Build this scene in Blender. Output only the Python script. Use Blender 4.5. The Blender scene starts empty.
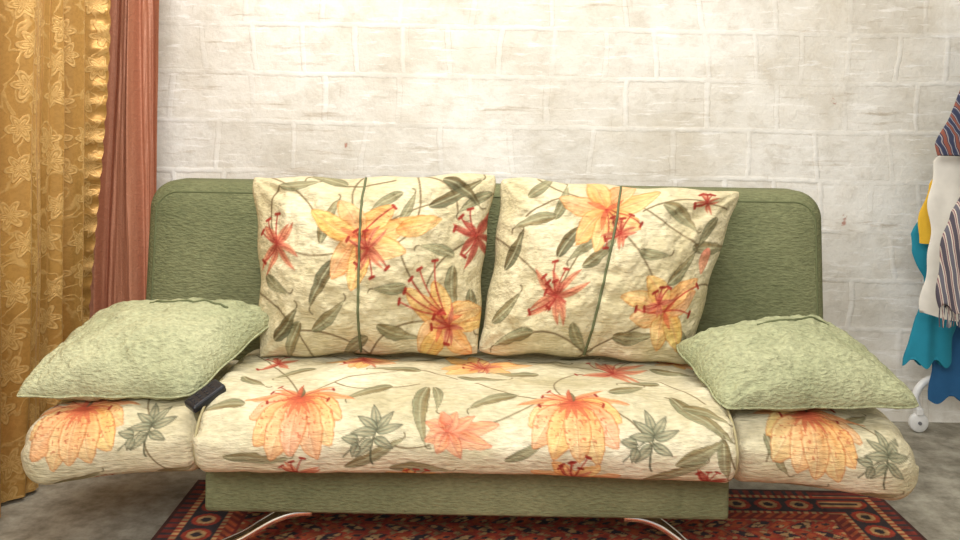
import bpy, bmesh, math, numpy as np
from mathutils import Vector, Matrix
WALLD=3.25           # distance camera -> back wall (m); back wall is y=0
H=1.04
rs=np.random.RandomState(4)
sc=bpy.context.scene
try: sc.view_settings.view_transform='Standard'
except Exception: pass

# ---------------------------------------------------------------- helpers
def lin(c):
    c=np.asarray(c,dtype=float)/255.0
    return np.where(c<=0.04045,c/12.92,((c+0.055)/1.055)**2.4)
def L4(r,g,b): 
    v=lin((r,g,b)); return (float(v[0]),float(v[1]),float(v[2]),1)
_tab=rs.rand(256,256)
def vn(x,y):
    xi=np.floor(x).astype(int); yi=np.floor(y).astype(int)
    fx=x-xi; fy=y-yi; fx=fx*fx*(3-2*fx); fy=fy*fy*(3-2*fy)
    g=lambda a,b:_tab[a%256,b%256]
    return (g(xi,yi)*(1-fx)+g(xi+1,yi)*fx)*(1-fy)+(g(xi,yi+1)*(1-fx)+g(xi+1,yi+1)*fx)*fy
def fbm(x,y,o=3):
    s=0;a=1;t=0
    for i in range(o):
        s=s+a*vn(x*2**i+17*i,y*2**i+9*i); t+=a; a*=.5
    return s/t
def empty(name,loc=(0,0,0)):
    e=bpy.data.objects.new(name,None); e.location=loc; sc.collection.objects.link(e); return e
def link(o,parent=None):
    sc.collection.objects.link(o)
    if parent: o.parent=parent
    return o
def meshobj(name,verts,faces,mat,parent=None,smooth=True,cols=None,recalc=True):
    me=bpy.data.meshes.new(name)
    me.from_pydata([tuple(v) for v in np.asarray(verts).tolist()],[],[tuple(f) for f in faces])
    if recalc:
        bm=bmesh.new(); bm.from_mesh(me); bmesh.ops.recalc_face_normals(bm,faces=bm.faces); bm.to_mesh(me); bm.free()
    if smooth: me.polygons.foreach_set('use_smooth',[True]*len(me.polygons))
    if cols is not None:
        at=me.color_attributes.new('Col','FLOAT_COLOR','POINT')
        c=np.ones((len(verts),4)); c[:,:3]=lin(np.clip(cols,0,255))
        at.data.foreach_set('color',c.ravel())
    me.materials.append(mat); me.update()
    return link(bpy.data.objects.new(name,me),parent)
def gridfaces(n,m,wrap=False,off=0):
    i=np.arange(n-1)[:,None]; j=np.arange(m if wrap else m-1)[None,:]; j2=(j+1)%m
    a=i*m+j; b=i*m+j2; c=(i+1)*m+j2; d=(i+1)*m+j
    return (np.stack([a,b,c,d],-1).reshape(-1,4)+off).tolist()
def box(name,x0,x1,y0,y1,z0,z1,mat,parent=None,bev=0,seg=3):
    v=[(x,y,z) for x in(x0,x1) for y in(y0,y1) for z in(z0,z1)]
    f=[(0,1,3,2),(4,6,7,5),(0,4,5,1),(2,3,7,6),(0,2,6,4),(1,5,7,3)]
    o=meshobj(name,v,f,mat,parent,smooth=False)
    if bev:
        m=o.modifiers.new('b','BEVEL'); m.width=bev; m.segments=seg
    return o
def tube(name,pts,r,mat,parent=None,closed=False,smooth=True):
    cu=bpy.data.curves.new(name,'CURVE'); cu.dimensions='3D'; cu.bevel_depth=r; cu.bevel_resolution=3
    sp=cu.splines.new('POLY'); sp.points.add(len(pts)-1)
    for i,p in enumerate(pts): sp.points[i].co=(p[0],p[1],p[2],1)
    sp.use_cyclic_u=closed; cu.use_fill_caps=True
    cu.materials.append(mat)
    return link(bpy.data.objects.new(name,cu),parent)
def catmull(P,n,closed=False):
    P=np.asarray(P,float); k=len(P); out=[]
    segs=k if closed else k-1
    for i in range(segs):
        if closed: a,b,c,d=P[(i-1)%k],P[i],P[(i+1)%k],P[(i+2)%k]
        else: a,b,c,d=P[max(i-1,0)],P[i],P[i+1],P[min(i+2,k-1)]
        for t in np.arange(n)/n:
            out.append(.5*((2*b)+(-a+c)*t+(2*a-5*b+4*c-d)*t*t+(-a+3*b-3*c+d)*t**3))
    if not closed: out.append(P[-1])
    return np.array(out)

# ---------------------------------------------------------------- materials
def newmat(name):
    m=bpy.data.materials.new(name); m.use_nodes=True
    nt=m.node_tree; return m,nt,nt.nodes['Principled BSDF']
def N(nt,t,**k):
    n=nt.nodes.new(t)
    for a,b in k.items(): setattr(n,a,b)
    return n
def maprange(nt,src,a,b,c,d,smooth=False):
    r=N(nt,'ShaderNodeMapRange'); 
    if smooth: r.interpolation_type='SMOOTHSTEP'
    for k,v in zip(('From Min','From Max','To Min','To Max'),(a,b,c,d)): r.inputs[k].default_value=v
    nt.links.new(src,r.inputs['Value']); return r.outputs['Result']
def mixc(nt,f,a,b,bt='MIX'):
    m=N(nt,'ShaderNodeMix',data_type='RGBA',blend_type=bt)
    for k,v in (('Factor',f),('A',a),('B',b)):
        if isinstance(v,(int,float,tuple)): m.inputs[k].default_value=v
        else: nt.links.new(v,m.inputs[k])
    return m.outputs['Result']
def noise(nt,vec,scale,detail=3,rough=.5,dist=0):
    n=N(nt,'ShaderNodeTexNoise'); n.inputs['Scale'].default_value=scale; n.inputs['Detail'].default_value=detail; n.inputs['Roughness'].default_value=rough; n.inputs['Distortion'].default_value=dist
    nt.links.new(vec,n.inputs['Vector']); return n
def mul(nt,a,b,op='MULTIPLY'):
    m=N(nt,'ShaderNodeMath',operation=op)
    for i,v in enumerate((a,b)):
        if isinstance(v,(int,float)): m.inputs[i].default_value=v
        else: nt.links.new(v,m.inputs[i])
    return m.outputs[0]
def simple(name,c,rough=.6,metal=0):
    m,nt,p=newmat(name)
    tc=N(nt,'ShaderNodeTexCoord'); no=noise(nt,tc.outputs['Object'],30)
    a=L4(*c)
    r=mixc(nt,no.outputs['Fac'],tuple(x*.85 for x in a[:3])+(1,),tuple(min(1,x*1.12) for x in a[:3])+(1,))
    nt.links.new(r,p.inputs['Base Color'])
    p.inputs['Roughness'].default_value=rough; p.inputs['Metallic'].default_value=metal
    return m
def fabric(name,c1=None,c2=None,attr=False,rib=(16,95,95),strength=.8,dist=.006,blotch=3.0,lo=.72,hi=1.16):
    m,nt,p=newmat(name); lk=nt.links.new
    tc=N(nt,'ShaderNodeTexCoord'); mp=N(nt,'ShaderNodeMapping'); mp.inputs['Scale'].default_value=rib
    lk(tc.outputs['Object'],mp.inputs['Vector'])
    n1=noise(nt,mp.outputs['Vector'],1,3,.55)
    bp=N(nt,'ShaderNodeBump'); bp.inputs['Strength'].default_value=strength; bp.inputs['Distance'].default_value=dist
    lk(n1.outputs['Fac'],bp.inputs['Height']); lk(bp.outputs['Normal'],p.inputs['Normal'])
    rp=maprange(nt,n1.outputs['Fac'],.3,.7,lo,hi)
    if attr:
        src=N(nt,'ShaderNodeVertexColor',layer_name='Col').outputs['Color']
    else:
        n2=noise(nt,tc.outputs['Object'],blotch,5,.6)
        src=mixc(nt,maprange(nt,n2.outputs['Fac'],.3,.7,0,1),L4(*c1),L4(*c2))
    vm=N(nt,'ShaderNodeVectorMath',operation='SCALE'); lk(src,vm.inputs[0]); lk(rp,vm.inputs['Scale'])
    lk(vm.outputs['Vector'],p.inputs['Base Color'])
    p.inputs['Roughness'].default_value=.85; p.inputs['Specular IOR Level'].default_value=.2
    return m
M_floral=fabric('floral_fabric',attr=True,rib=(40,140,140),lo=.80,hi=1.10,strength=.85)
M_green=fabric('green_upholstery',(100,105,74),(130,132,97),rib=(60,180,180),strength=.9,lo=.76,hi=1.15)
M_lgreen=fabric('sage_fabric',(154,159,122),(192,193,156),rib=(75,150,150),strength=1.0,dist=.008,lo=.74,hi=1.15)
M_pipe=simple('olive_piping',(92,98,64),.8)
M_cpipe=simple('cream_piping',(160,150,112),.8)
M_chrome,nt,p=newmat('chrome'); p.inputs['Metallic'].default_value=1; p.inputs['Roughness'].default_value=.15; p.inputs['Base Color'].default_value=(.9,.88,.85,1)
M_black=simple('black_plastic',(22,26,34),.4)
M_grey=simple('grey_plastic',(110,112,116),.5)
M_white=simple('white_enamel',(228,228,226),.35)

def wallmat(name):
    m,nt,p=newmat(name); lk=nt.links.new
    tc=N(nt,'ShaderNodeTexCoord'); se=N(nt,'ShaderNodeSeparateXYZ'); lk(tc.outputs['Object'],se.inputs[0])
    co=N(nt,'ShaderNodeCombineXYZ'); lk(mul(nt,se.outputs['X'],se.outputs['Y'],'ADD'),co.inputs['X']); lk(se.outputs['Z'],co.inputs['Y'])
    C=co.outputs[0]
    def warp(src,scale,amt,det):
        n0=noise(nt,C,scale,det,.6)
        v0=N(nt,'ShaderNodeVectorMath',operation='SUBTRACT'); lk(n0.outputs['Color'],v0.inputs[0]); v0.inputs[1].default_value=(.5,.5,.5)
        v1=N(nt,'ShaderNodeVectorMath',operation='MULTIPLY'); lk(v0.outputs[0],v1.inputs[0]); v1.inputs[1].default_value=amt
        v2=N(nt,'ShaderNodeVectorMath',operation='ADD'); lk(v1.outputs[0],v2.inputs[0]); lk(src,v2.inputs[1]); return v2.outputs[0]
    W=warp(warp(C,1.4,(.16,.025,0),1),18,(.018,.014,0),5)
    def brick(off3,w,h,ms,off,freq,sq,sqf,smooth=.3):
        v3=N(nt,'ShaderNodeVectorMath',operation='ADD'); lk(W,v3.inputs[0]); v3.inputs[1].default_value=off3
        b=N(nt,'ShaderNodeTexBrick'); lk(v3.outputs[0],b.inputs['Vector'])
        b.inputs['Scale'].default_value=1; b.inputs['Brick Width'].default_value=w; b.inputs['Row Height'].default_value=h
        b.inputs['Mortar Size'].default_value=ms; b.inputs['Mortar Smooth'].default_value=smooth
        b.offset=off; b.offset_frequency=freq; b.squash=sq; b.squash_frequency=sqf
        b.inputs['Color1'].default_value=(0,0,0,1); b.inputs['Color2'].default_value=(1,1,1,1); b.inputs['Mortar'].default_value=(.5,.5,.5,1)
        return b
    b1=brick((.03,-.150,0),.27,.176,.013,.42,2,.66,3,.8)
    n1=noise(nt,C,1.7,7,.62); n2=noise(nt,C,11,10,.76); n3=noise(nt,C,4.5,6,.65)
    base=mixc(nt,maprange(nt,n1.outputs['Fac'],.38,.58,0,1),L4(216,210,197),L4(237,234,226))
    base=mixc(nt,mul(nt,maprange(nt,n2.outputs['Fac'],.50,.68,0,1),.5),base,L4(190,181,164))
    base=mixc(nt,mul(nt,maprange(nt,n3.outputs['Fac'],.52,.64,0,1),.35),base,L4(198,188,168))
    base=mixc(nt,.07,base,b1.outputs['Color'],'MULTIPLY')
    nm=noise(nt,C,2.0,4)
    vis=maprange(nt,nm.outputs['Fac'],.42,.62,.12,.85)
    mor=mul(nt,b1.outputs['Fac'],vis)
    c1=mixc(nt,mul(nt,mor,.75),base,L4(240,238,232))
    ab=N(nt,'ShaderNodeMath',operation='ABSOLUTE'); lk(mul(nt,b1.outputs['Fac'],.2,'SUBTRACT'),ab.inputs[0])
    edge=maprange(nt,ab.outputs[0],0,.2,.5,0,True)
    nv=noise(nt,C,5,6,.7)
    c2=mixc(nt,mul(nt,edge,maprange(nt,nv.outputs['Fac'],.42,.60,.1,1)),c1,L4(166,155,134))
    def scratch(sx,sy,lo,hi,amt,cin,col,rot=0):
        ms=N(nt,'ShaderNodeMapping'); ms.inputs['Scale'].default_value=(sx,sy,1); ms.inputs['Rotation'].default_value=(0,0,rot); lk(W,ms.inputs['Vector'])
        ns=noise(nt,ms.outputs[0],1.2,7,.72)
        return mixc(nt,maprange(nt,ns.outputs['Fac'],lo,hi,0,amt),cin,col)
    c3=scratch(2.0,24,.58,.68,.6,c2,L4(168,150,124),.03)
    c3=scratch(26,3,.64,.71,.4,c3,L4(172,157,132),.05)
    c3=scratch(5,40,.56,.63,.6,c3,L4(248,246,242),-.04)
    nr=noise(nt,W,9,2,.5); nr2=noise(nt,C,60,3,.6)
    c3=mixc(nt,mul(nt,maprange(nt,nr.outputs['Fac'],.74,.76,0,.7),maprange(nt,nr2.outputs['Fac'],.48,.55,0,1)),c3,L4(168,92,66))
    lk(c3,p.inputs['Base Color']); p.inputs['Roughness'].default_value=.9
    n6=noise(nt,C,11,10,.66)
    hgt=mul(nt,mul(nt,mor,.35),n6.outputs['Fac'],'ADD')
    bp=N(nt,'ShaderNodeBump'); bp.inputs['Strength'].default_value=.6; bp.inputs['Distance'].default_value=.014
    lk(hgt,bp.inputs['Height']); lk(bp.outputs['Normal'],p.inputs['Normal'])
    return m
M_wall=wallmat('whitewashed_block')
def floormat():
    m,nt,p=newmat('concrete_floor'); lk=nt.links.new
    tc=N(nt,'ShaderNodeTexCoord'); n=noise(nt,tc.outputs['Object'],14,10,.7)
    lk(mixc(nt,maprange(nt,n.outputs['Fac'],.35,.65,0,1),L4(112,106,92),L4(170,165,150)),p.inputs['Base Color']); p.inputs['Roughness'].default_value=.7
    bp=N(nt,'ShaderNodeBump'); bp.inputs['Strength'].default_value=.4; bp.inputs['Distance'].default_value=.005; lk(n.outputs['Fac'],bp.inputs['Height']); lk(bp.outputs[0],p.inputs['Normal'])
    return m
M_floor=floormat()
M_ceil=simple('ceiling_paint',(235,230,220),.9)
def curtainmat(name,c1,c2,c3,scale,rough,metal,fine=.25,figure=1.0):
    m,nt,p=newmat(name); lk=nt.links.new
    uv=N(nt,'ShaderNodeUVMap',uv_map='UVMap')
    n=noise(nt,uv.outputs[0],scale*.8,2,.5,.6); n2=noise(nt,uv.outputs[0],scale*6,2,.5,1.0)
    # damask rosettes: petals around regularly spaced centres, plus trailing vines
    mp=N(nt,'ShaderNodeVectorMath',operation='SCALE'); lk(uv.outputs[0],mp.inputs[0]); mp.inputs['Scale'].default_value=scale*.62
    vo=N(nt,'ShaderNodeTexVoronoi',feature='F1',voronoi_dimensions='2D'); vo.inputs['Scale'].default_value=1; vo.inputs['Randomness'].default_value=.5; lk(mp.outputs[0],vo.inputs['Vector'])
    df=N(nt,'ShaderNodeVectorMath',operation='SUBTRACT'); lk(mp.outputs[0],df.inputs[0]); lk(vo.outputs['Position'],df.inputs[1])
    sp=N(nt,'ShaderNodeSeparateXYZ'); lk(df.outputs[0],sp.inputs[0])
    an=mul(nt,sp.outputs['Y'],sp.outputs['X'],'ARCTAN2')
    s1=N(nt,'ShaderNodeMath',operation='SINE'); lk(mul(nt,mul(nt,an,6),mul(nt,n.outputs['Fac'],5),'ADD'),s1.inputs[0])
    rad=mul(nt,mul(nt,s1.outputs[0],.09),.31,'ADD')
    dd=mul(nt,rad,vo.outputs['Distance'],'SUBTRACT')
    rings=N(nt,'ShaderNodeMath',operation='SINE'); lk(mul(nt,dd,40),rings.inputs[0])
    inside=maprange(nt,dd,-.015,.015,0,1)
    ros=mul(nt,inside,maprange(nt,rings.outputs[0],-.5,.2,.35,1))
    ab=N(nt,'ShaderNodeMath',operation='ABSOLUTE'); lk(mul(nt,n.outputs['Fac'],.5,'SUBTRACT'),ab.inputs[0])
    vine=mul(nt,maprange(nt,ab.outputs[0],.012,.03,.7,0),mul(nt,1,inside,'SUBTRACT'))
    fig=mul(nt,ros,vine,'ADD')
    col=mixc(nt,mul(nt,fig,figure),L4(*c1),L4(*c2))
    ab2=N(nt,'ShaderNodeMath',operation='ABSOLUTE'); lk(dd,ab2.inputs[0])
    col=mixc(nt,maprange(nt,ab2.outputs[0],.010,.028,.4*figure,0),col,L4(*c3))
    col=mixc(nt,maprange(nt,n2.outputs['Fac'],.45,.6,0,fine),col,L4(*c3))
    lk(col,p.inputs['Base Color']); p.inputs['Metallic'].default_value=metal
    lk(maprange(nt,fig,0,1,rough,rough+.2),p.inputs['Roughness'])
    bp=N(nt,'ShaderNodeBump'); bp.inputs['Strength'].default_value=.35; bp.inputs['Distance'].default_value=.002; lk(fig,bp.inputs['Height']); lk(bp.outputs[0],p.inputs['Normal'])
    return m
M_gold=curtainmat('gold_brocade',(194,148,80),(220,182,116),(152,106,48),15,.30,.45,.22,.8)
M_copper=curtainmat('copper_satin',(186,126,98),(190,132,104),(162,104,78),20,.42,.12,.3,.3)

# ---------------------------------------------------------------- room
WX0,WX1,WY0=-1.55,2.6,-4.2
box('floor',WX0-.1,WX1+.1,WY0,.1,-.1,0,M_floor)
box('wall_back',WX0-.1,WX1+.1,0,.1,0,2.7,M_wall)
box('wall_left',WX0-.1,WX0,WY0,0,0,2.7,M_wall)
box('wall_right',WX1,WX1+.1,WY0,0,0,2.7,M_wall)
box('ceiling',WX0-.1,WX1+.1,WY0,.1,2.7,2.8,M_ceil)

# ---------------------------------------------------------------- floral painter (units ~2.2 mm)
class Canvas:
    def __init__(s,X,Y,bg=(206,197,165)):
        s.X=X.ravel(); s.Y=Y.ravel(); n=len(s.X)
        f=fbm(s.X/50+3,s.Y/50+5,4)[:,None]; g=fbm(s.X/5,s.Y/5,2)[:,None]
        s.C=np.array(bg,float)[None,:]+(f-.5)*np.array([50,54,66])[None,:]+(g-.5)*np.array([18,18,20])
        s.W=(fbm(s.X/7+9,s.Y/7,2)-.5)*3.4   # hand-painted edge wobble
    def sub(s,x0,x1,y0,y1):
        return np.nonzero((s.X>x0)&(s.X<x1)&(s.Y>y0)&(s.Y<y1))[0]
    def blend(s,i,a,c): s.C[i]=s.C[i]*(1-a[:,None])+c*a[:,None]
    def stroke(s,pts,w,col,al=.8,taper=False):
        pts=np.array(pts,float); m=w+2
        i=s.sub(pts[:,0].min()-m,pts[:,0].max()+m,pts[:,1].min()-m,pts[:,1].max()+m)
        if len(i)==0: return
        x=s.X[i]; y=s.Y[i]; d=np.full(len(i),1e9)
        for a,b in zip(pts[:-1],pts[1:]):
            v=b-a; L=max((v**2).sum(),1e-9)
            t=np.clip(((x-a[0])*v[0]+(y-a[1])*v[1])/L,0,1)
            d=np.minimum(d,np.hypot(x-a[0]-t*v[0],y-a[1]-t*v[1]))
        a=np.clip((w-d)/1.0+.5,0,1)*al
        s.blend(i,a,np.array(col,float)[None,:])
    def bez(s,p0,p1,p2,w,col,al=.8,n=12):
        t=np.linspace(0,1,n)[:,None]; p0,p1,p2=map(np.array,(p0,p1,p2))
        s.stroke((1-t)**2*p0+2*t*(1-t)*p1+t*t*p2,w,col,al)
    def petal(s,cx,cy,ang,L,W,bend,c0,c1,edge,rib=None,al=.90,pw=.8,streak=.0,ew=1.3,c2=None,spots=0,es=.7,tint=1.0,blunt=.8):
        i=s.sub(cx-L*1.4-4,cx+L*1.4+4,cy-L*1.4-4,cy+L*1.4+4)
        if len(i)==0: return
        a=math.radians(ang); dx=s.X[i]-cx; dy=s.Y[i]-cy
        p=dx*math.cos(a)+dy*math.sin(a); q=-dx*math.sin(a)+dy*math.cos(a)
        t=p/L; q=q-bend*L*t*t
        tt=np.clip(t,0,1); w=W*np.sin(np.pi*tt**pw)**blunt+s.W[i]*(W>6)*np.minimum(1,tt*3)*.8
        d=np.where((t>0)&(t<1),w-np.abs(q),-5)
        A=np.clip(d/1.1+.5,0,1)*al
        c0,c1,edge=map(lambda z:np.array(z,float),(c0,c1,edge))
        k=np.clip(tt[:,None]*1.4,0,1)**.6
        col=c0*(1-k)+c1*k
        if streak: 
            st=np.sin(q/np.maximum(w,1)*8+t*3+s.W[i])+.6*np.sin(q/np.maximum(w,1)*15+2)
            col=col+(st*streak*(1-tt*.3))[:,None]*np.array([.35,1,1])
        col=col-np.clip(q/np.maximum(w,1),0,1)[:,None]*np.array([8,24,30])*(W>6)*tint
        e=np.clip(1-d/ew,0,1)[:,None]*es
        col=col*(1-e)+edge*e
        if rib is not None:
            r=np.clip(1.3-np.abs(q),0,1)[:,None]*.7*(1-tt[:,None]*.5); col=col*(1-r)+np.array(rib,float)*r
        if spots:
            sp=(vn(s.X[i]/2.2+31,s.Y[i]/2.2)>.80)&(tt>.15)&(tt<.75)
            col[sp]=col[sp]*.5+np.array([176,82,54])*.5
        s.blend(i,A,col)
    def leaf(s,x,y,ang,L,W,bend=.15,dark=False):
        c0=(108,104,74) if not dark else (80,78,56)
        c1=(142,138,104) if not dark else (104,100,72)
        s.petal(x,y,ang,L*1.1,W*.80,bend*1.4,c0,c1,(78,72,52),rib=(178,170,134),al=.86,pw=.72,streak=9)
        a=math.radians(ang); ex,ey=x+L*1.1*math.cos(a)-bend*1.4*L*1.1*math.sin(a),y+L*1.1*math.sin(a)+bend*1.4*L*1.1*math.cos(a)
        a2=a+2*bend*1.4
        s.bez((ex,ey),(ex+4*math.cos(a2),ey+4*math.sin(a2)),(ex+6*math.cos(a2+.8),ey+6*math.sin(a2+.8)),.7,(98,86,60))
    def outleaf(s,x,y,ang,L,W,bend=.1):
        s.petal(x,y,ang,L,W,bend,(124,126,100),(176,173,142),(70,70,54),rib=(70,70,54),al=.9,pw=.68,ew=2.2,streak=12,es=.85)
    def cluster(s,x,y,S=24):
        s.bez((x,y),(x-S*.3,y-S),(x-S*.1,y-S*1.25),1.0,(80,80,60))
        s.bez((x,y),(x-S*.7,y-S*.5),(x-S*1.1,y-S*.95),.8,(80,80,60))
        for dx,dy,an,l in ((0,0,95,1.05),(0,0,50,.95),(0,0,140,.85),(0,-.1,12,.95),(0,-.1,178,.9),(-.05,-.3,-35,.75),(-.1,-.35,220,.85),(-.6,-.4,165,.6),(-.6,-.5,240,.5)):
            s.outleaf(x+dx*S,y+dy*S,an,S*l,S*.18,.1)
    def stamens(s,x,y,angs,L,col=(160,54,42)):
        for a in angs:
            a=math.radians(a); l=L*rs.uniform(.8,1.15)
            ex,ey=x+l*math.cos(a),y+l*math.sin(a)
            s.bez((x,y),(x+.5*l*math.cos(a+.3),y+.5*l*math.sin(a+.3)),(ex,ey),.75,col)
            s.stroke([(ex-2.4*math.sin(a),ey+2.4*math.cos(a)),(ex+2.4*math.sin(a),ey-2.4*math.cos(a))],1.4,(146,46,36),.9)
    OR0=(208,136,82); OR1=(230,195,138); OE=(188,112,64)
    def biglily(s,x,y,S=62):
        T=rs.uniform; C1=lambda:(230+T(-6,4),195+T(-12,8),138+T(-12,12))
        for an,l,w,b in ((174,.92,.10,.22),(6,.92,.10,-.22),(42,.6,.07,-.25),(140,.5,.07,.3)):
            s.petal(x,y,an,S*l,S*w,b,(196,112,76),(222,166,118),s.OE,rib=(176,84,56),streak=14,pw=.6)
        for an,l,w,b in ((-158,.90,.22,.22),(-22,.90,.22,-.22),(-132,1.10,.25,.12),(-48,1.10,.25,-.12),(-110,1.18,.23,.05),(-70,1.18,.23,-.05),(-90,1.12,.22,.0)):
            s.petal(x,y,an+T(-3,3),S*l*T(.96,1.04),S*w,b,s.OR0,C1(),s.OE,rib=(192,112,70),streak=13,pw=1.1,ew=2.3,es=.85,spots=1,blunt=.7)
        for an,l in ((-90,.44),(-112,.50),(-68,.50),(-135,.40),(-45,.40),(-155,.3),(-25,.3)):
            s.petal(x,y,an,S*l,S*.04,.1,(174,66,50),(204,114,76),(180,86,58))
        s.stamens(x,y,(165,140,20,-165,-15),S*.5,(176,78,56))
        s.petal(x,y-2,80,S*.36,S*.05,.3,(104,88,62),(116,102,70),(82,70,50))
        s.petal(x,y-2,112,S*.42,S*.045,-.35,(176,78,56),(196,106,74),(156,66,48))
    def starlily(s,x,y,S=44,rot=0,stam=(60,85,110)):
        T=rs.uniform
        for k,(an,l,w) in enumerate(((0,1.05,.21),(50,.8,.22),(100,.78,.22),(165,1.0,.21),(215,.82,.23),(262,.88,.21),(318,.85,.23))):
            s.petal(x,y,an+rot+T(-8,8),S*l*T(.92,1.05),S*w,.25*(-1)**k,(210,142,78),(230+T(-6,4),193+T(-12,8),130+T(-12,12)),(192,124,64),rib=(192,110,66),streak=12,pw=.95,ew=2.0,es=.8,blunt=.70)
        for an in (20,140,250): s.petal(x,y,rot+an,S*.42,S*.05,.15,(180,68,50),(212,126,80),(180,82,56))
        s.stamens(x,y,[a+rot for a in stam],S*.75)
    def redflower(s,x,y,S=22,rot=10,dark=False):
        c0=(164,68,54); c1=(216,154,116) if not dark else (166,90,72)
        for k in range(8):
            s.petal(x,y,rot+k*45+rs.uniform(-12,12),S*rs.uniform(.7,1.15),S*.12,.3*(-1)**k,c0,c1,(184,100,74),rib=(146,52,42),streak=8)
        s.stamens(x,y,(rot+70,rot+95,rot+125,rot+200),S*.95,(152,54,44))
    def stem(s,*p,w=.85,col=(112,96,68)):
        s.bez(*p,w,col,.85)

# ---------------------------------------------------------------- sofa
sofa=empty('sofa',(0,-.9,0))
bpy.context.view_layer.update()
def addpart(o):
    o.parent=sofa; o.matrix_parent_inverse=sofa.matrix_world.inverted(); return o

def loft(name,prof,sdense,x0,x1,end0,end1,dx,zfun,paint,mat):
    """prof: closed list of (depth,z); painted by (x, arclength)."""
    P=catmull(prof,40,closed=True)
    seg=np.hypot(*(np.roll(P,-1,0)-P).T); s=np.concatenate([[0],np.cumsum(seg)]); tot=s[-1]
    ss=np.concatenate([np.arange(0,sdense,dx),np.linspace(sdense,tot,40)[:-1]])
    Pd=np.interp(ss,s,np.append(P[:,0],P[0,0])); Pz=np.interp(ss,s,np.append(P[:,1],P[0,1]))
    cd=(P[:,0].max()+P[:,0].min())/2; cz=(P[:,1].max()+P[:,1].min())/2
    hd=(P[:,0].max()-P[:,0].min())/2; hz=(P[:,1].max()-P[:,1].min())/2
    rx0,ri0=end0; rx1,ri1=end1
    a=np.linspace(0,np.pi/2,26)
    xs=np.concatenate([x0+rx0*(1-np.cos(a)),np.arange(x0+rx0+dx,x1-rx1-dx/2,dx),(x1-rx1*(1-np.cos(a)))[::-1]])
    e0=np.clip(1-(xs-x0)/rx0,0,1); e1=np.clip(1-(x1-xs)/rx1,0,1)
    inset=ri0*(1-np.sqrt(np.clip(1-e0**2,0,1)))+ri1*(1-np.sqrt(np.clip(1-e1**2,0,1)))
    I=inset[:,None]
    D=cd+(Pd[None,:]-cd)*(hd-I)/hd; Z=cz+(Pz[None,:]-cz)*(hz-I)/hz
    X=np.repeat(xs[:,None],len(ss),1); S=np.repeat(ss[None,:],len(xs),0)
    q=np.clip(np.minimum(S/.1,(sdense-S)/.1),0,1)
    w=(fbm(X*6+2,S*8,3)-.5)*.024+(vn(X*24+S*8,S*4+4)-.5)*.007+(fbm(X*22+S*12,S*16,2)-.5)*.008
    edgep=np.minimum(X-x0,x1-X); w=w+.005*np.sin(S*95)*np.exp(-edgep/.035)
    Z=Z+w*q+zfun(X); D=D-w*.8*q
    V=np.stack([X,D-WALLD,Z],-1).reshape(-1,3)
    n,m=X.shape
    F=gridfaces(n,m,wrap=True)
    F.append(list(range(m))); F.append(list(range((n-1)*m,n*m))[::-1])
    cv=Canvas(X*455,-S*455); paint(cv)
    return addpart(meshobj(name,V,F,mat,cols=cv.C))
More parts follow.
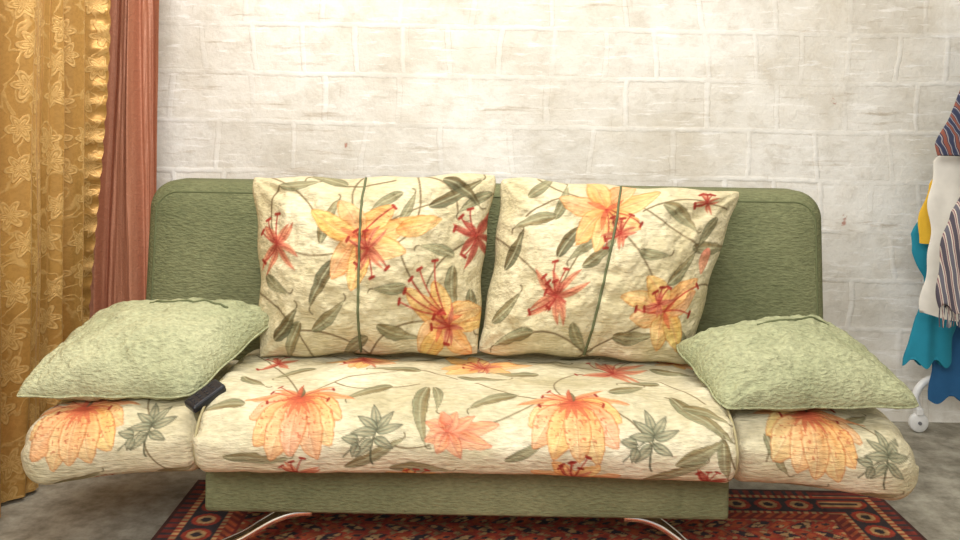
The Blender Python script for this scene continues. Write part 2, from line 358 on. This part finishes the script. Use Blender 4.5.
def paint_seat(L):
    L.stem((-181,-200),(-150,-150),(-100,-140)); L.stem((-100,-140),(-60,-110),(-20,-150)); L.stem((101,-200),(60,-150),(120,-120))
    L.stem((0,-160),(50,-190),(101,-200)); L.stem((156,-110),(200,-130),(240,-190)); L.stem((-260,-60),(-220,-110),(-181,-195))
    L.stem((-240,-50),(-190,-20),(-127,-100)); L.stem((5,-100),(70,-60),(156,-110)); L.stem((-25,-240),(30,-225),(60,-200)); L.stem((-101,-245),(-70,-260),(-45,-250))
    L.stem((177,-245),(150,-200),(101,-200)); L.stem((230,-60),(200,-20),(160,-100)); L.stem((-60,-165),(-120,-190),(-150,-165)); L.stem((200,-180),(240,-200),(262,-270))
    L.starlily(-127,-95,44,20); L.starlily(5,-95,56,-20); L.redflower(156,-108,46,0); L.redflower(-225,-95,26); L.starlily(235,-60,30,60); L.redflower(10,-100,26,60); L.redflower(-127,-95,28,0)
    for x,y,a,l,w,b in ((-70,-80,20,44,9,.2),(-60,-130,160,50,9,.2),(-178,-120,200,44,9,.2),(60,-70,-20,44,9,.2),(100,-60,30,40,8,-.2),(70,-130,190,44,9,-.2),
        (200,-90,-30,44,9,.2),(200,-150,170,40,9,.2),(-200,-60,20,38,8,.2),(-20,-40,10,44,9,.2),(40,-30,170,34,8,.2),(-150,-40,-20,40,8,.1),(120,-30,10,40,8,.1),(-255,-140,-60,40,8,.2),(-20,-140,-20,50,8,.2)):
        L.leaf(x,y,a,l,w,b)
    L.leaf(-50,-172,-112,66,11,.3); L.leaf(-44,-172,-60,34,7,-.3); L.leaf(-88,-172,200,46,9,.15); L.leaf(140,-178,10,40,9,.2); L.leaf(205,-180,-62,70,12,.2); L.leaf(215,-196,-10,42,9,-.25)
    L.leaf(-236,-205,170,40,9,.2); L.leaf(44,-182,192,50,9,.2); L.leaf(30,-264,15,44,7,.15); L.leaf(250,-235,-100,40,9,.2); L.leaf(-85,-278,10,55,9,-.15); L.leaf(-130,-276,20,60,8,.1); L.leaf(170,-285,15,60,9,.1); L.leaf(-250,-262,-10,60,8,.1)
    L.leaf(200,-264,20,50,9,.1)
    L.biglily(-181,-194,62); L.biglily(101,-194,64)
    L.cluster(-98,-236,29); L.cluster(180,-234,29)
    for an,l,w in ((5,54,9),(-22,48,9),(28,34,7),(150,24,7),(200,24,8),(-65,30,8),(95,22,8),(60,24,7),(-120,24,8)):
        L.petal(-28,-236,an,l,w,.1,(198,112,86),(224,174,134),(186,104,80),rib=(176,84,66),streak=14,ew=2,es=.75)
    L.petal(-28,-230,100,14,7,.1,(196,106,82),(216,150,118),(176,86,68))
    L.redflower(-178,-292,30,5); L.starlily(101,-294,44,10); L.redflower(101,-292,24,5); L.starlily(-60,-302,34,0); L.redflower(236,-290,24,0,True)
def seatz(X): return .012*np.cos((X+.018)/.6*1.5)
seat_prof=[(2.50,.405),(2.40,.416),(2.28,.42),(2.16,.416),(2.075,.40),(2.015,.37),(1.985,.325),(1.993,.28),(2.03,.248),(2.15,.245),(2.35,.245),(2.50,.26),(2.545,.33)]
loft('seat_mattress',seat_prof,.70,-.624,.588,(.035,.04),(.035,.04),.0026,seatz,paint_seat,M_floral)
wing_prof=[(2.50,.375),(2.38,.392),(2.26,.396),(2.15,.39),(2.085,.365),(2.055,.32),(2.055,.275),(2.085,.232),(2.17,.212),(2.35,.212),(2.50,.24),(2.535,.31)]
def paint_lw(c):
    c.stem((-341,-190),(-370,-140),(-300,-60)); c.stem((-416,-178),(-400,-120),(-330,-90)); c.stem((-341,-215),(-330,-260),(-290,-270))
    c.leaf(-300,-60,-120,44,9,.2); c.leaf(-300,-120,-160,50,9,.2); c.leaf(-330,-90,60,44,9,.2); c.leaf(-290,-170,-100,30,7,.2); c.leaf(-440,-266,0,50,9,.15); c.leaf(-330,-264,10,40,8,.1)
    c.starlily(-350,-60,30); c.biglily(-414,-170,64); c.cluster(-334,-202,28); c.redflower(-380,-284,24)
def paint_rw(c):
    c.stem((351,-178),(330,-120),(300,-60)); c.stem((430,-206),(400,-150),(351,-178)); c.stem((300,-230),(310,-190),(340,-178))
    c.leaf(300,-100,-30,44,9,.2); c.leaf(392,-175,20,34,8,.2); c.leaf(302,-200,-80,44,8,.2); c.leaf(310,-268,0,50,9,.15); c.leaf(400,-264,10,40,8,.1)
    c.starlily(380,-60,30); c.biglily(351,-170,66); c.cluster(426,-210,28)
loft('wing_left',wing_prof,.62,-1.055,-.63,(.085,.088),(.025,.03),.0027,lambda X:-.12*np.clip(-.63-X,0,1)+.012*np.cos((X+.83)/.2*1.5),paint_lw,M_floral)
loft('wing_right',wing_prof,.62,.595,1.035,(.025,.03),(.085,.088),.0027,lambda X:-.12*np.clip(X-.595,0,1)+.012*np.cos((X-.81)/.2*1.5),paint_rw,M_floral)
def prof_pipe(name,prof,x,inset,zo,r=.003):
    P=catmull(prof,8,closed=True); cd=(P[:,0].max()+P[:,0].min())/2; cz=(P[:,1].max()+P[:,1].min())/2
    hd=(P[:,0].max()-P[:,0].min())/2; hz=(P[:,1].max()-P[:,1].min())/2
    pts=[(x,cd+(a-cd)*(hd-inset)/hd-WALLD,cz+(b-cz)*(hz-inset)/hz+zo) for a,b in P]
    addpart(tube(name,pts,r,M_cpipe,closed=True))
prof_pipe('piping_left',seat_prof,-.614,.012,.0015); prof_pipe('piping_right',seat_prof,.578,.012,.0015)
addpart(box('base_box',-.622,.592,2.10-WALLD,2.60-WALLD,.13,.25,M_green,bev=.012))
addpart(box('wing_rail_left',-.95,-.60,2.24-WALLD,2.29-WALLD,.175,.20,M_black,bev=.004))
addpart(box('wing_rail_right',.57,.92,2.24-WALLD,2.29-WALLD,.175,.20,M_black,bev=.004))
def backrest():
    x0,x1,z0,z1=-.936,.979,.16,.862
    hw=(x1-x0)/2; cx=(x0+x1)/2; hz=(z1-z0)/2; cz=(z0+z1)/2; th=.095; R=.075
    def ring(inset,yy):
        r=max(R-inset*.5,.012); pts=[]
        for k,(sx,sz) in enumerate(((1,1),(-1,1),(-1,-1),(1,-1))):
            for a in np.linspace(0,90,14):
                t=math.radians(a+90*k)
                pts.append((cx+sx*(hw-inset-r)+r*math.cos(t),yy,cz+sz*(hz-inset-r)+r*math.sin(t)))
        return pts
    rings=[]; r2=.055
    for ins in (.30,.25,.2,.16,.12,.09,.07): rings.append(ring(ins,-th-.012*(1-((.30-ins)/.30)**2.5)+.0))
    for a in np.linspace(85,0,9): rings.append(ring(r2*(1-math.cos(math.radians(a))),-(th-r2)-r2*math.sin(math.radians(a))))
    for a in np.linspace(5,90,9): rings.append(ring(r2*(1-math.cos(math.radians(a))),(th-r2)+r2*math.sin(math.radians(a))))
    n=len(rings); m=len(rings[0]); V=np.array(rings).reshape(-1,3)
    V[:,1]+=2.62-WALLD+(V[:,2]-.5)*.10
    F=gridfaces(n,m,wrap=True); F.append(list(range(m))); F.append(list(range((n-1)*m,n*m))[::-1])
    addpart(meshobj('backrest',V,F,M_green))
    rp=np.array(ring(.030,-th+.006)); rp[:,1]+=2.62-WALLD+(rp[:,2]-.5)*.10
    addpart(tube('backrest_piping',rp.tolist(),.0025,M_pipe,closed=True))
backrest()
def leg(name,pts,w=.05,t=.024):
    P=catmull(pts,10); V=[]
    for i,p in enumerate(P):
        a=P[min(i+1,len(P)-1)]-P[max(i-1,0)]; a/=np.linalg.norm(a)
        side=np.array([0,1,0]); nrm=np.cross(a,side); nrm/=np.linalg.norm(nrm)
        k0=1.15-.45*i/len(P)
        for k in range(14):
            th=2*np.pi*k/14
            V.append(p+side*math.cos(th)*w/2+nrm*math.sin(th)*t/2*k0)
    n=len(P); F=gridfaces(n,14,wrap=True); F.append(list(range(14))); F.append(list(range(14*n-14,14*n)))
    addpart(meshobj(name,V,F,M_chrome))
for i,(dd) in enumerate((2.15,2.5)):
    y=dd-WALLD
    leg('leg_left_%d'%i,[(-.38,y,.122),(-.42,y,.118),(-.46,y,.104),(-.50,y,.082),(-.545,y,.055),(-.62,y,.022)])
    leg('leg_right_%d'%i,[(.355,y,.122),(.395,y,.118),(.435,y,.104),(.475,y,.078),(.515,y,.048),(.575,y,.022)])

# ---------------------------------------------------------------- pillows
def pillow(name,BL,BR,TR,TL,Tf,Tb,n,m,mat,paint=None,size=None,pinch=.045,seam=None,wr=.008,seed=0,pipe=None,edgepipe=None,toward=(0,-1,0),rc=.05,hx=.5):
    conv=lambda p:np.array([p[0],p[1]-WALLD,p[2]])
    BL,BR,TR,TL=map(conv,(BL,BR,TR,TL))
    nr=np.cross(BR-BL,TL-BL); nr/=np.linalg.norm(nr)
    if nr@np.array(toward)<0: nr=-nr
    def surf(u,v,side):
        a=np.abs(2*u-1); b=np.abs(2*v-1)
        k=1-rc*(a*b)**9
        uu=.5+(u-.5)*(1-pinch*(1-b**2))*k+.005*np.sin(v*19+seed)*(2*u-1)*a**5
        vv=.5+(v-.5)*(1-pinch*(1-a**2))*k+.007*np.sin(u*21+seed*3)*(2*v-1)*b**5
        U=uu[...,None]; Vv=vv[...,None]
        p=BL*(1-U)*(1-Vv)+BR*U*(1-Vv)+TR*U*Vv+TL*(1-U)*Vv
        h=np.clip((1-a**2.3)*(1-b**2.3),0,1)**hx
        w=(fbm(u*5+seed,v*4+seed*2,3)-.5)*wr*2.6+(vn((u+v)*14+seed,(u-v)*5)-.5)*wr*.8+(fbm(u*26,v*20+seed,2)-.5)*wr*1.0
        for cu,cvv in ((0,0),(1,0),(0,1),(1,1)):
            r=np.hypot(u-cu,v-cvv); th=np.arctan2(np.abs(v-cvv),np.abs(u-cu)+1e-6)
            w=w+wr*.9*np.sin(th*11+seed+r*3)*np.exp(-r*4)*np.minimum(1,r*7)
        w=w+wr*.5*(vn(u*34+seed,v*3)-.5)*2*np.exp(-(1-b)*7)+wr*.5*(vn(v*28+seed,u*3)-.5)*2*np.exp(-(1-a)*7)
        if seam is not None and side>0:
            w=w-.012*np.exp(-(np.abs(u-seam)/.022)**1.3)+.005*(vn(v*22+seed,u*4)-.5)*np.exp(-((u-seam)/.07)**2)*2
        hh=(Tf if side>0 else Tb)*h+w*np.minimum(1,h*2)
        return p+nr*(hh*side)[...,None]
    u,v=np.meshgrid(.5-.5*np.cos(np.linspace(0,1,n)*np.pi),np.linspace(0,1,m),indexing='ij')
    u=.35*u+.65*np.linspace(0,1,n)[:,None]
    v2=.5-.5*np.cos(v*np.pi); v=.35*v2+.65*v
    A=surf(u,v,1).reshape(-1,3); B=surf(u,v,-1).reshape(-1,3)
    F=gridfaces(n,m)
    idx=np.arange(n*m).reshape(n,m)
    keep=np.zeros((n,m),bool); keep[1:-1,1:-1]=True
    bi=idx.copy(); bi[keep]=n*m+np.arange(keep.sum())
    a=bi[:-1,:-1];b=bi[:-1,1:];c=bi[1:,1:];d=bi[1:,:-1]
    F+=np.stack([d,c,b,a],-1).reshape(-1,4).tolist()
    V=np.concatenate([A,B[keep.ravel()]]); cols=None
    if paint is not None:
        W,Hh=size; cv=Canvas(u*W,v*Hh,bg=(206,195,160)); paint(cv); cols=np.concatenate([cv.C,cv.C[keep.ravel()]])
    par=empty(name,tuple(V.mean(0))); bpy.context.view_layer.update()
    def ap(o): o.parent=par; o.matrix_parent_inverse=par.matrix_world.inverted(); return o
    ap(meshobj('cover',V,F,mat,cols=cols))
    if pipe is not None:
        vv=np.linspace(0.01,.99,60); ap(tube('seam_piping',(surf(np.full(60,pipe),vv,1)+nr*.0025).tolist(),.0032,M_pipe))
    if edgepipe is not None:
        t=np.linspace(0,1,60)[:-1]; z=np.zeros_like(t)
        uu=np.concatenate([t,z+1,1-t,z]); vv=np.concatenate([z,t,z+1,1-t])
        ap(tube('edge_piping',surf(uu,vv,1).tolist(),.0025,edgepipe,closed=True))
    return par,surf,nr,ap
def paint_c1(c):
    c.stem((20,172),(60,150),(70,120)); c.stem((117,107),(90,150),(110,172)); c.stem((117,107),(160,140),(236,150)); c.stem((27,102),(60,80),(105,95)); c.stem((0,60),(40,40),(60,0))
    c.stem((197,34),(160,60),(150,100)); c.stem((222,104),(190,90),(180,60)); c.stem((120,0),(140,30),(190,30)); c.stem((30,20),(70,30),(120,0)); c.stem((165,172),(200,160),(205,130)); c.stem((27,102),(10,130),(30,160))
    c.stem((150,100),(180,120),(160,172)); c.stem((60,172),(90,150),(140,165))
    for x,y,a,l,w,b,dk in ((72,100,80,42,8,-.15,0),(86,84,-128,44,9,.1,1),(50,30,-130,34,8,.2,0),(62,22,20,38,8,.2,0),(30,160,-10,34,7,.2,0),(176,135,20,50,9,.15,1),(150,150,200,34,7,.2,0),
        (206,80,-100,38,8,.2,0),(206,88,150,32,7,.2,0),(130,25,-30,38,8,.2,0),(120,15,200,34,7,.2,0),(96,160,150,34,7,.2,0),(225,60,-90,34,7,.1,0),(10,75,-50,30,7,.2,0),(160,60,200,30,7,-.2,0),(235,150,-160,32,7,.2,0),(20,15,30,34,8,.2,1),(150,120,60,28,6,.1,0),(185,165,-20,44,8,-.2,1)):
        c.leaf(x,y,a,l,w,b,dk)
    c.starlily(112,104,54,5,(-50,-75,40)); c.petal(146,112,5,46,10,.15,(212,150,86),(230,194,130),(192,124,64),rib=(192,110,66),streak=12,ew=1.8)
    c.redflower(27,102,28,20); c.starlily(198,30,48,-10,()); c.stamens(200,36,(125,140,155,168,105),46); c.redflower(226,108,28,40,True); c.redflower(120,94,22,30); c.redflower(204,26,18,60)
def paint_c2(c):
    c.stem((120,145),(80,150),(40,170)); c.stem((77,55),(90,100),(120,140)); c.stem((200,47),(170,90),(130,120)); c.stem((0,110),(30,90),(77,55)); c.stem((200,47),(230,80),(250,75)); c.stem((120,0),(150,20),(200,40)); c.stem((140,150),(190,120),(225,108)); c.stem((60,20),(90,25),(130,0)); c.stem((30,130),(60,160),(110,150)); c.stem((150,140),(180,165),(240,150))
    for x,y,a,l,w,b,dk in ((14,78,60,36,8,.1,1),(60,128,60,36,7,.2,0),(62,132,190,40,8,.1,0),(70,90,70,42,9,-.2,1),(98,82,30,40,8,.2,0),(212,108,0,42,8,.1,0),(195,70,40,36,8,.2,0),(150,20,-10,40,8,.2,0),
        (60,20,180,38,8,.2,0),(100,30,-60,32,7,.2,0),(30,150,30,34,7,.2,0),(170,150,-20,44,9,-.15,0),(226,30,-60,30,7,.2,0),(10,30,30,34,8,.2,0),(232,140,-120,30,7,.1,0),(155,100,-20,30,7,.2,0),(110,108,200,30,7,.2,0)):
        c.leaf(x,y,a,l,w,b,dk)
    c.starlily(112,140,52,10,(-30,-60,-90)); c.redflower(77,54,32,10); c.starlily(200,46,48,160,(200,240,20)); c.redflower(132,116,20,0); c.redflower(215,154,13,0); c.redflower(192,52,17,0); c.petal(232,110,-100,26,6,.2,(190,104,84),(220,158,122),(180,102,82)); c.redflower(77,54,16,40,True)
pillow('floral_back_cushion',(-.560,2.33,.425),(.010,2.33,.44),(.052,2.455,.910),(-.616,2.455,.888),.135,.045,270,200,M_floral,paint_c1,(236,172),pinch=.05,seam=.47,pipe=.47,seed=3,wr=.015,rc=.03,hx=.58)
pillow('floral_back_cushion',(-.002,2.35,.44),(.548,2.33,.425),(.715,2.46,.872),(.056,2.47,.900),.135,.045,270,200,M_floral,paint_c2,(250,172),pinch=.05,seam=.50,pipe=.50,seed=8,wr=.015,rc=.04,hx=.58)
p1=pillow('sage_throw_pillow',(-1.075,2.11,.385),(-.655,2.10,.395),(-.500,2.37,.540),(-.99,2.45,.515),.105,.035,130,110,M_lgreen,pinch=.02,seed=5,wr=.009,edgepipe=M_lgreen,toward=(0,0,1),rc=.04)
p2=pillow('sage_throw_pillow',(.562,2.06,.402),(1.045,2.11,.398),(.925,2.46,.515),(.495,2.29,.490),.105,.035,130,110,M_lgreen,pinch=.02,seed=11,wr=.009,edgepipe=M_lgreen,toward=(0,0,1),rc=.04)
for (par,surf,nr,ap) in (p1,p2):
    u=np.linspace(.40,.85,30); v=np.full(30,.72)+.012*np.sin(u*20)
    ap(tube('zip_seam',(surf(u,v,1)+nr*.0008).tolist(),.003,M_pipe))

# remote control tucked in the gap by the mattress edge
rem=empty('remote_control',(0,0,0))
def rp(o): o.parent=rem; return o
rp(box('body',-.022,.022,-.044,.044,-.010,.010,M_black,bev=.006))
for i in range(3):
    for j in range(4):
        rp(box('button_%d_%d'%(i,j),-.014+i*.011,-.008+i*.011,-.034+j*.017,-.026+j*.017,.009,.0115,M_black,bev=.001))
ly=Vector((.62,.60,.42)).normalized(); lz=Vector((-.25,-.55,.8)); lz=(lz-ly*lz.dot(ly)).normalized(); lx=ly.cross(lz)
rem.matrix_world=Matrix.Translation((-.618,2.085-WALLD,.404))@Matrix((lx,ly,lz)).transposed().to_4x4()

# ---------------------------------------------------------------- rug
def rug():
    x0,x1,d0,d1=-.79,1.15,1.35,2.60
    xs=np.arange(x0,x1,.0042); ds=np.concatenate([np.arange(d0,2.15,.02),np.arange(2.15,d1,.0042)])
    X,D=np.meshgrid(xs,ds,indexing='ij'); n,m=X.shape
    e=np.minimum(np.minimum(X-x0,x1-X),np.minimum(D-d0,d1-D))
    red=np.array([176,66,46.]); dred=np.array([130,48,38.]); navy=np.array([58,48,52.]); tan=np.array([200,158,106.]); rust=np.array([190,92,52.])
    C=np.zeros(X.shape+(3,))+red
    def pat(s,a=0):
        p=X/s; q=D/s
        return np.sin(p*2*np.pi+np.sin(q*2*np.pi)*1.2)*np.cos(q*2*np.pi+a)
    f=pat(.11); g=pat(.045,1); h=pat(.07,2)
    C[f>.35]=navy; C[(f>.5)&(g>.1)]=tan; C[(f<-.45)]=rust; C[(f<-.6)&(g>.2)]=navy; C[(np.abs(f)<.06)]=tan*.8; C[(h>.8)]=tan
    b=(e<.20); C[b]=dred
    ax=np.where((X-x0<.20)|(x1-X<.20),D,X)
    w=(e>.06)&(e<.15); C[w]=navy
    r=np.hypot(((ax/.085)%1-.5)*.085,e-.105); C[w&(r<.036)]=red; C[w&(r<.024)]=tan; C[w&(r<.013)]=navy*.9
    w2=((e>.045)&(e<.06))|((e>.15)&(e<.163)); C[w2]=tan; C[w2&(((ax/.02)%1)<.45)]=red
    w3=(e>.163)&(e<.19); C[w3&((((ax+e)/.03)%1)<.5)]=rust
    C[(e<.045)&(((ax/.03)%1)<.4)]=navy; C[e<.014]=np.array([70,34,28])
    C=C*(.78+.44*fbm(X*60,D*60,2))[...,None]
    Z=np.where(e<.003,.001,.009)+.0
    V=np.stack([X,D-WALLD,Z],-1).reshape(-1,3)
    m_,nt,p=newmat('rug_wool'); at=N(nt,'ShaderNodeVertexColor',layer_name='Col'); nt.links.new(at.outputs[0],p.inputs['Base Color']); p.inputs['Roughness'].default_value=.95
    no=N(nt,'ShaderNodeTexNoise'); no.inputs['Scale'].default_value=400; bp=N(nt,'ShaderNodeBump'); bp.inputs['Distance'].default_value=.003; nt.links.new(no.outputs['Fac'],bp.inputs['Height']); nt.links.new(bp.outputs[0],p.inputs['Normal'])
    meshobj('persian_rug',V,gridfaces(n,m),m_,cols=C.reshape(-1,3))
rug()

# ---------------------------------------------------------------- curtains
def curtain(name,path,z0,z1,nf,amp,mat,seed=0,scallop=0,nu=420,nz=160,irr=1.6):
    par=empty(name,(path[0][0],path[0][1]-WALLD,0)); bpy.context.view_layer.update()
    P=catmull(path,30); seg=np.hypot(*np.diff(P,axis=0).T); s=np.append(0,np.cumsum(seg)); tot=s[-1]
    a=np.linspace(0,1,nu); z=np.linspace(z0,z1,nz)
    A,Z=np.meshgrid(a,z,indexing='ij')
    S=A*tot
    if scallop: S=S-scallop*np.abs(np.sin(np.pi*Z/.06))*np.clip(1-A*30,0,1)
    px=np.interp(S.ravel(),s,P[:,0]).reshape(S.shape)+np.where(S<0,S*(P[1,0]-P[0,0])/seg[0],0); pd=np.interp(S.ravel(),s,P[:,1]).reshape(S.shape)+np.where(S<0,S*(P[1,1]-P[0,1])/seg[0],0)
    tx=np.gradient(np.interp(A.ravel()*tot,s,P[:,0]).reshape(S.shape),axis=0); td=np.gradient(np.interp(A.ravel()*tot,s,P[:,1]).reshape(S.shape),axis=0); l=np.hypot(tx,td)+1e-9; nx,nd=-td/l,tx/l
    ph=2*np.pi*nf*A+irr*vn(A*5+seed,Z*.6)*2+seed
    zz=(Z-z0)/(z1-z0)
    f=np.sin(ph)+.35*np.sin(2.3*ph+1+Z*.8)+.12*np.sin(5*ph+Z)
    off=amp*f*(1-.3*zz)+.012*(fbm(A*24,Z*3+seed,3)-.5)
    V=np.stack([px+nx*off,pd+nd*off-WALLD,Z],-1).reshape(-1,3)
    n,m=A.shape; o=meshobj('drape',V,gridfaces(n,m),mat,recalc=False)
    uvl=o.data.uv_layers.new(name='UVMap'); li=np.zeros(len(o.data.loops),int); o.data.loops.foreach_get('vertex_index',li)
    UV=np.stack([(S*1.6).ravel(),Z.ravel()],-1)[li]; uvl.data.foreach_set('uv',UV.ravel())
    o.parent=par; o.matrix_parent_inverse=par.matrix_world.inverted()
    r=tube('curtain_rod',[(q[0],q[1]-WALLD,z1+.01) for q in P[::6]],.012,M_chrome); r.parent=par; r.matrix_parent_inverse=par.matrix_world.inverted()
    return par
curtain('gold_brocade_curtain',[(-1.25,2.97),(-1.265,2.78),(-1.235,2.52),(-1.225,2.32),(-1.26,2.05),(-1.30,1.7)],.012,2.45,6.5,.036,M_gold,seed=2,scallop=.012,nu=700,nz=240)
curtain('copper_curtain',[(-1.095,3.11),(-1.2,3.10),(-1.32,3.08),(-1.45,3.07)],.012,2.45,3.2,.030,M_copper,seed=7)

# ---------------------------------------------------------------- clothes rack (bar runs front-to-back) and clothes
rack=empty('clothes_rack',(1.78,2.95-WALLD,0)); bpy.context.view_layer.update()
def rk(o): o.parent=rack; o.matrix_parent_inverse=rack.matrix_world.inverted(); return o
BX=1.78
rk(tube('top_bar',[(BX,2.36-WALLD,1.64),(BX,3.18-WALLD,1.64)],.012,M_white))
for k,d in enumerate((2.42,3.14)):
    rk(tube('upright_%d'%k,[(BX,d-WALLD,.16),(BX,d-WALLD,1.64)],.012,M_white))
    rk(tube('foot_tube_%d'%k,[(a,d-WALLD,c) for a,c in catmull([(1.53,.075),(1.518,.12),(1.54,.165),(1.59,.185),(1.70,.175),(1.86,.175),(2.0,.185),(2.05,.165),(2.072,.12),(2.06,.075)],8)],.013,M_white))
rk(tube('base_rail',[(BX,2.42-WALLD,.175),(BX,3.14-WALLD,.175)],.010,M_white))
def wheel(name,x,d):
    V=[];m=28
    prof=[(.0,-.010),(.014,-.011),(.018,-.009),(.030,-.010),(.033,-.006),(.033,.006),(.030,.010),(.018,.009),(.014,.011),(.0,.010)]
    for r,w in prof:
        for k in range(m): V.append((x+r*math.cos(2*math.pi*k/m),d-WALLD+w,.034+r*math.sin(2*math.pi*k/m)))
    rk(meshobj(name,V,gridfaces(len(prof),m,wrap=True),M_white))
    rk(box(name+'_fork',x-.012,x+.012,d-WALLD-.016,d-WALLD+.016,.060,.085,M_white,bev=.004))
    rk(tube(name+'_axle',[(x,d-WALLD-.016,.034),(x,d-WALLD+.016,.034)],.006,M_grey))
for i,(x,d) in enumerate(((1.53,3.14),(2.06,3.14),(1.53,2.42),(2.06,2.42))): wheel('caster_%d'%i,x,d)
def stripemat(name,cols,scale,rot=0,dist=1.0):
    m,nt,p=newmat(name); tc=N(nt,'ShaderNodeTexCoord'); mp=N(nt,'ShaderNodeMapping'); mp.inputs['Rotation'].default_value=(0,rot,0)
    w=N(nt,'ShaderNodeTexWave'); w.inputs['Scale'].default_value=scale; w.inputs['Distortion'].default_value=dist; w.bands_direction='X'
    cr=N(nt,'ShaderNodeValToRGB'); cr.color_ramp.interpolation='CONSTANT'; e=cr.color_ramp.elements
    while len(e)<len(cols): e.new(.5)
    for i,c in enumerate(cols): e[i].position=i/len(cols); e[i].color=L4(*c)
    l=nt.links.new; l(tc.outputs['Object'],mp.inputs[0]); l(mp.outputs[0],w.inputs['Vector']); l(w.outputs['Fac'],cr.inputs[0]); l(cr.outputs[0],p.inputs['Base Color']); p.inputs['Roughness'].default_value=.9
    return m
M_stripe=stripemat('striped_knit',[(76,70,80),(176,160,150),(128,90,96),(200,190,176),(96,94,104)],9,.15)
M_teal=simple('teal_cotton',(20,126,150),.85); M_blue=simple('blue_cotton',(34,92,140),.85); M_yel=simple('yellow_cotton',(210,168,44),.85)
M_wcl=simple('white_cotton',(216,212,202),.9); M_navy=stripemat('navy_print',[(48,54,78),(70,76,98),(160,150,148),(44,48,72),(130,76,62)],11,.5,6)
def garment(name,outline,d,folds,amp,mat,seed,dep0=.022):
    par=empty(name,(outline[-1][1],d-WALLD,outline[-1][0])); bpy.context.view_layer.update()
    O=np.array(sorted(outline)); z=np.linspace(O[0,0],O[-1,0],110); xl=np.interp(z,O[:,0],O[:,1]); xr=np.interp(z,O[:,0],O[:,2])
    na=140; th=np.linspace(0,2*np.pi,na,endpoint=False); V=[]
    for k,(zz,a,b) in enumerate(zip(z,xl,xr)):
        a=a+.007*math.sin(zz*17+seed)+.005*math.sin(zz*41+seed)
        c=(a+b)/2; h=(b-a)/2; dep=min(dep0,.35*h)
        x=c+h*np.cos(th); u=np.cos(th)
        f=np.sin(x*folds*9+seed+zz*2.5)*amp+np.sin(x*folds*15+seed*2-zz*4)*amp*.6
        y=d-WALLD-dep*np.sin(th)+f*np.sin(th)**2
        V+=list(zip(x,y,zz+0.014*np.sin(u*7+seed)*(k==0)))
    F=gridfaces(len(z),na,wrap=True); F.append(list(range((len(z)-1)*na,len(z)*na)))
    o=meshobj('cloth',V,F,mat); o.parent=par; o.matrix_parent_inverse=par.matrix_world.inverted()
    t=outline[-1][0]; y=d-WALLD
    if t>1.2:
        pts=[(BX,y,t-.02),(BX,y,1.60),(BX+.006,y,1.612)]
        for a in np.linspace(-30,200,14): pts.append((BX+.018*math.cos(math.radians(a)),y,1.640+.018*math.sin(math.radians(a))))
        r=tube('hanger_hook',pts,.003,M_chrome); r.parent=par; r.matrix_parent_inverse=par.matrix_world.inverted()
    return par
sh=[(1.38,1.66,1.90),(1.46,1.745,1.815)]
garment('striped_scarf',[(.515,1.370,1.50),(.64,1.372,1.51),(.74,1.378,1.52),(.80,1.39,1.53),(.86,1.44,1.56),(1.0,1.50,1.60),(1.15,1.55,1.66),(1.35,1.66,1.76),(1.56,1.75,1.81)],2.70,6,.006,M_stripe,7)
garment('navy_print_jacket',[(.96,1.405,2.12),(1.0,1.40,2.12),(1.10,1.43,2.12),(1.20,1.48,2.08),(1.36,1.60,1.98)]+sh,2.78,6,.006,M_navy,1)
garment('white_shirt',[(.46,1.40,2.05),(.55,1.40,2.06),(.70,1.415,2.07),(.80,1.42,2.09),(.95,1.43,2.09),(1.02,1.52,2.08),(1.3,1.64,1.95)]+sh,2.86,6,.006,M_wcl,3)
garment('yellow_blouse',[(.69,1.425,2.05),(.78,1.43,2.05),(.87,1.445,2.05),(.93,1.50,2.05),(1.25,1.70,1.96)]+sh,2.935,6,.005,M_yel,5)
garment('teal_dress',[(.275,1.42,1.57),(.36,1.43,1.57),(.44,1.455,1.60),(.56,1.475,1.9),(.64,1.435,2.02),(.70,1.435,2.04),(.78,1.48,2.05),(1.2,1.69,1.98)]+sh,3.005,6,.006,M_teal,6)
garment('blue_trousers',[(.135,1.53,1.76),(.3,1.53,1.76),(.44,1.53,1.78),(.70,1.56,1.95),(1.2,1.69,1.93)]+sh,3.075,5,.004,M_blue,4,.016)
sc_=bpy.data.objects['striped_scarf']
for i in range(18):
    x=1.374+i*.0068
    r=tube('fringe_%d'%i,[(x,2.70-WALLD,.525),(x+rs.uniform(-.003,.003),2.70-WALLD-.002,.49),(x+rs.uniform(-.006,.006),2.70-WALLD,.455+rs.uniform(0,.01))],.0018,M_stripe); r.parent=sc_; r.matrix_parent_inverse=sc_.matrix_world.inverted()

# ---------------------------------------------------------------- lights
def area(name,loc,tgt,sx,sy,e,col):
    l=bpy.data.lights.new(name,'AREA'); l.shape='RECTANGLE'; l.size=sx; l.size_y=sy; l.energy=e; l.color=col
    o=bpy.data.objects.new(name,l); o.location=loc; o.rotation_euler=(Vector(tgt)-Vector(loc)).to_track_quat('-Z','Y').to_euler(); sc.collection.objects.link(o)
area('window_light',(-.5,-3.9,2.1),(0,-.5,.6),1.8,1.0,74,(1,.985,.96))
area('ceiling_light',(-.1,-1.35,2.62),(.05,-.8,0),1.4,.6,42,(1,.98,.94))
w=bpy.data.worlds.new('World'); sc.world=w; w.use_nodes=True
bg=w.node_tree.nodes['Background']; bg.inputs[0].default_value=(1,.985,.965,1); bg.inputs[1].default_value=.48

# ---------------------------------------------------------------- camera
cam=bpy.data.cameras.new('Camera'); cam.sensor_width=36; cam.lens=910/960*36; cam.shift_y=-147/960; cam.clip_start=.05
co=bpy.data.objects.new('Camera',cam); co.location=(0,-WALLD,H); co.rotation_euler=(math.radians(90),math.radians(-1.0),0)
sc.collection.objects.link(co); sc.camera=co
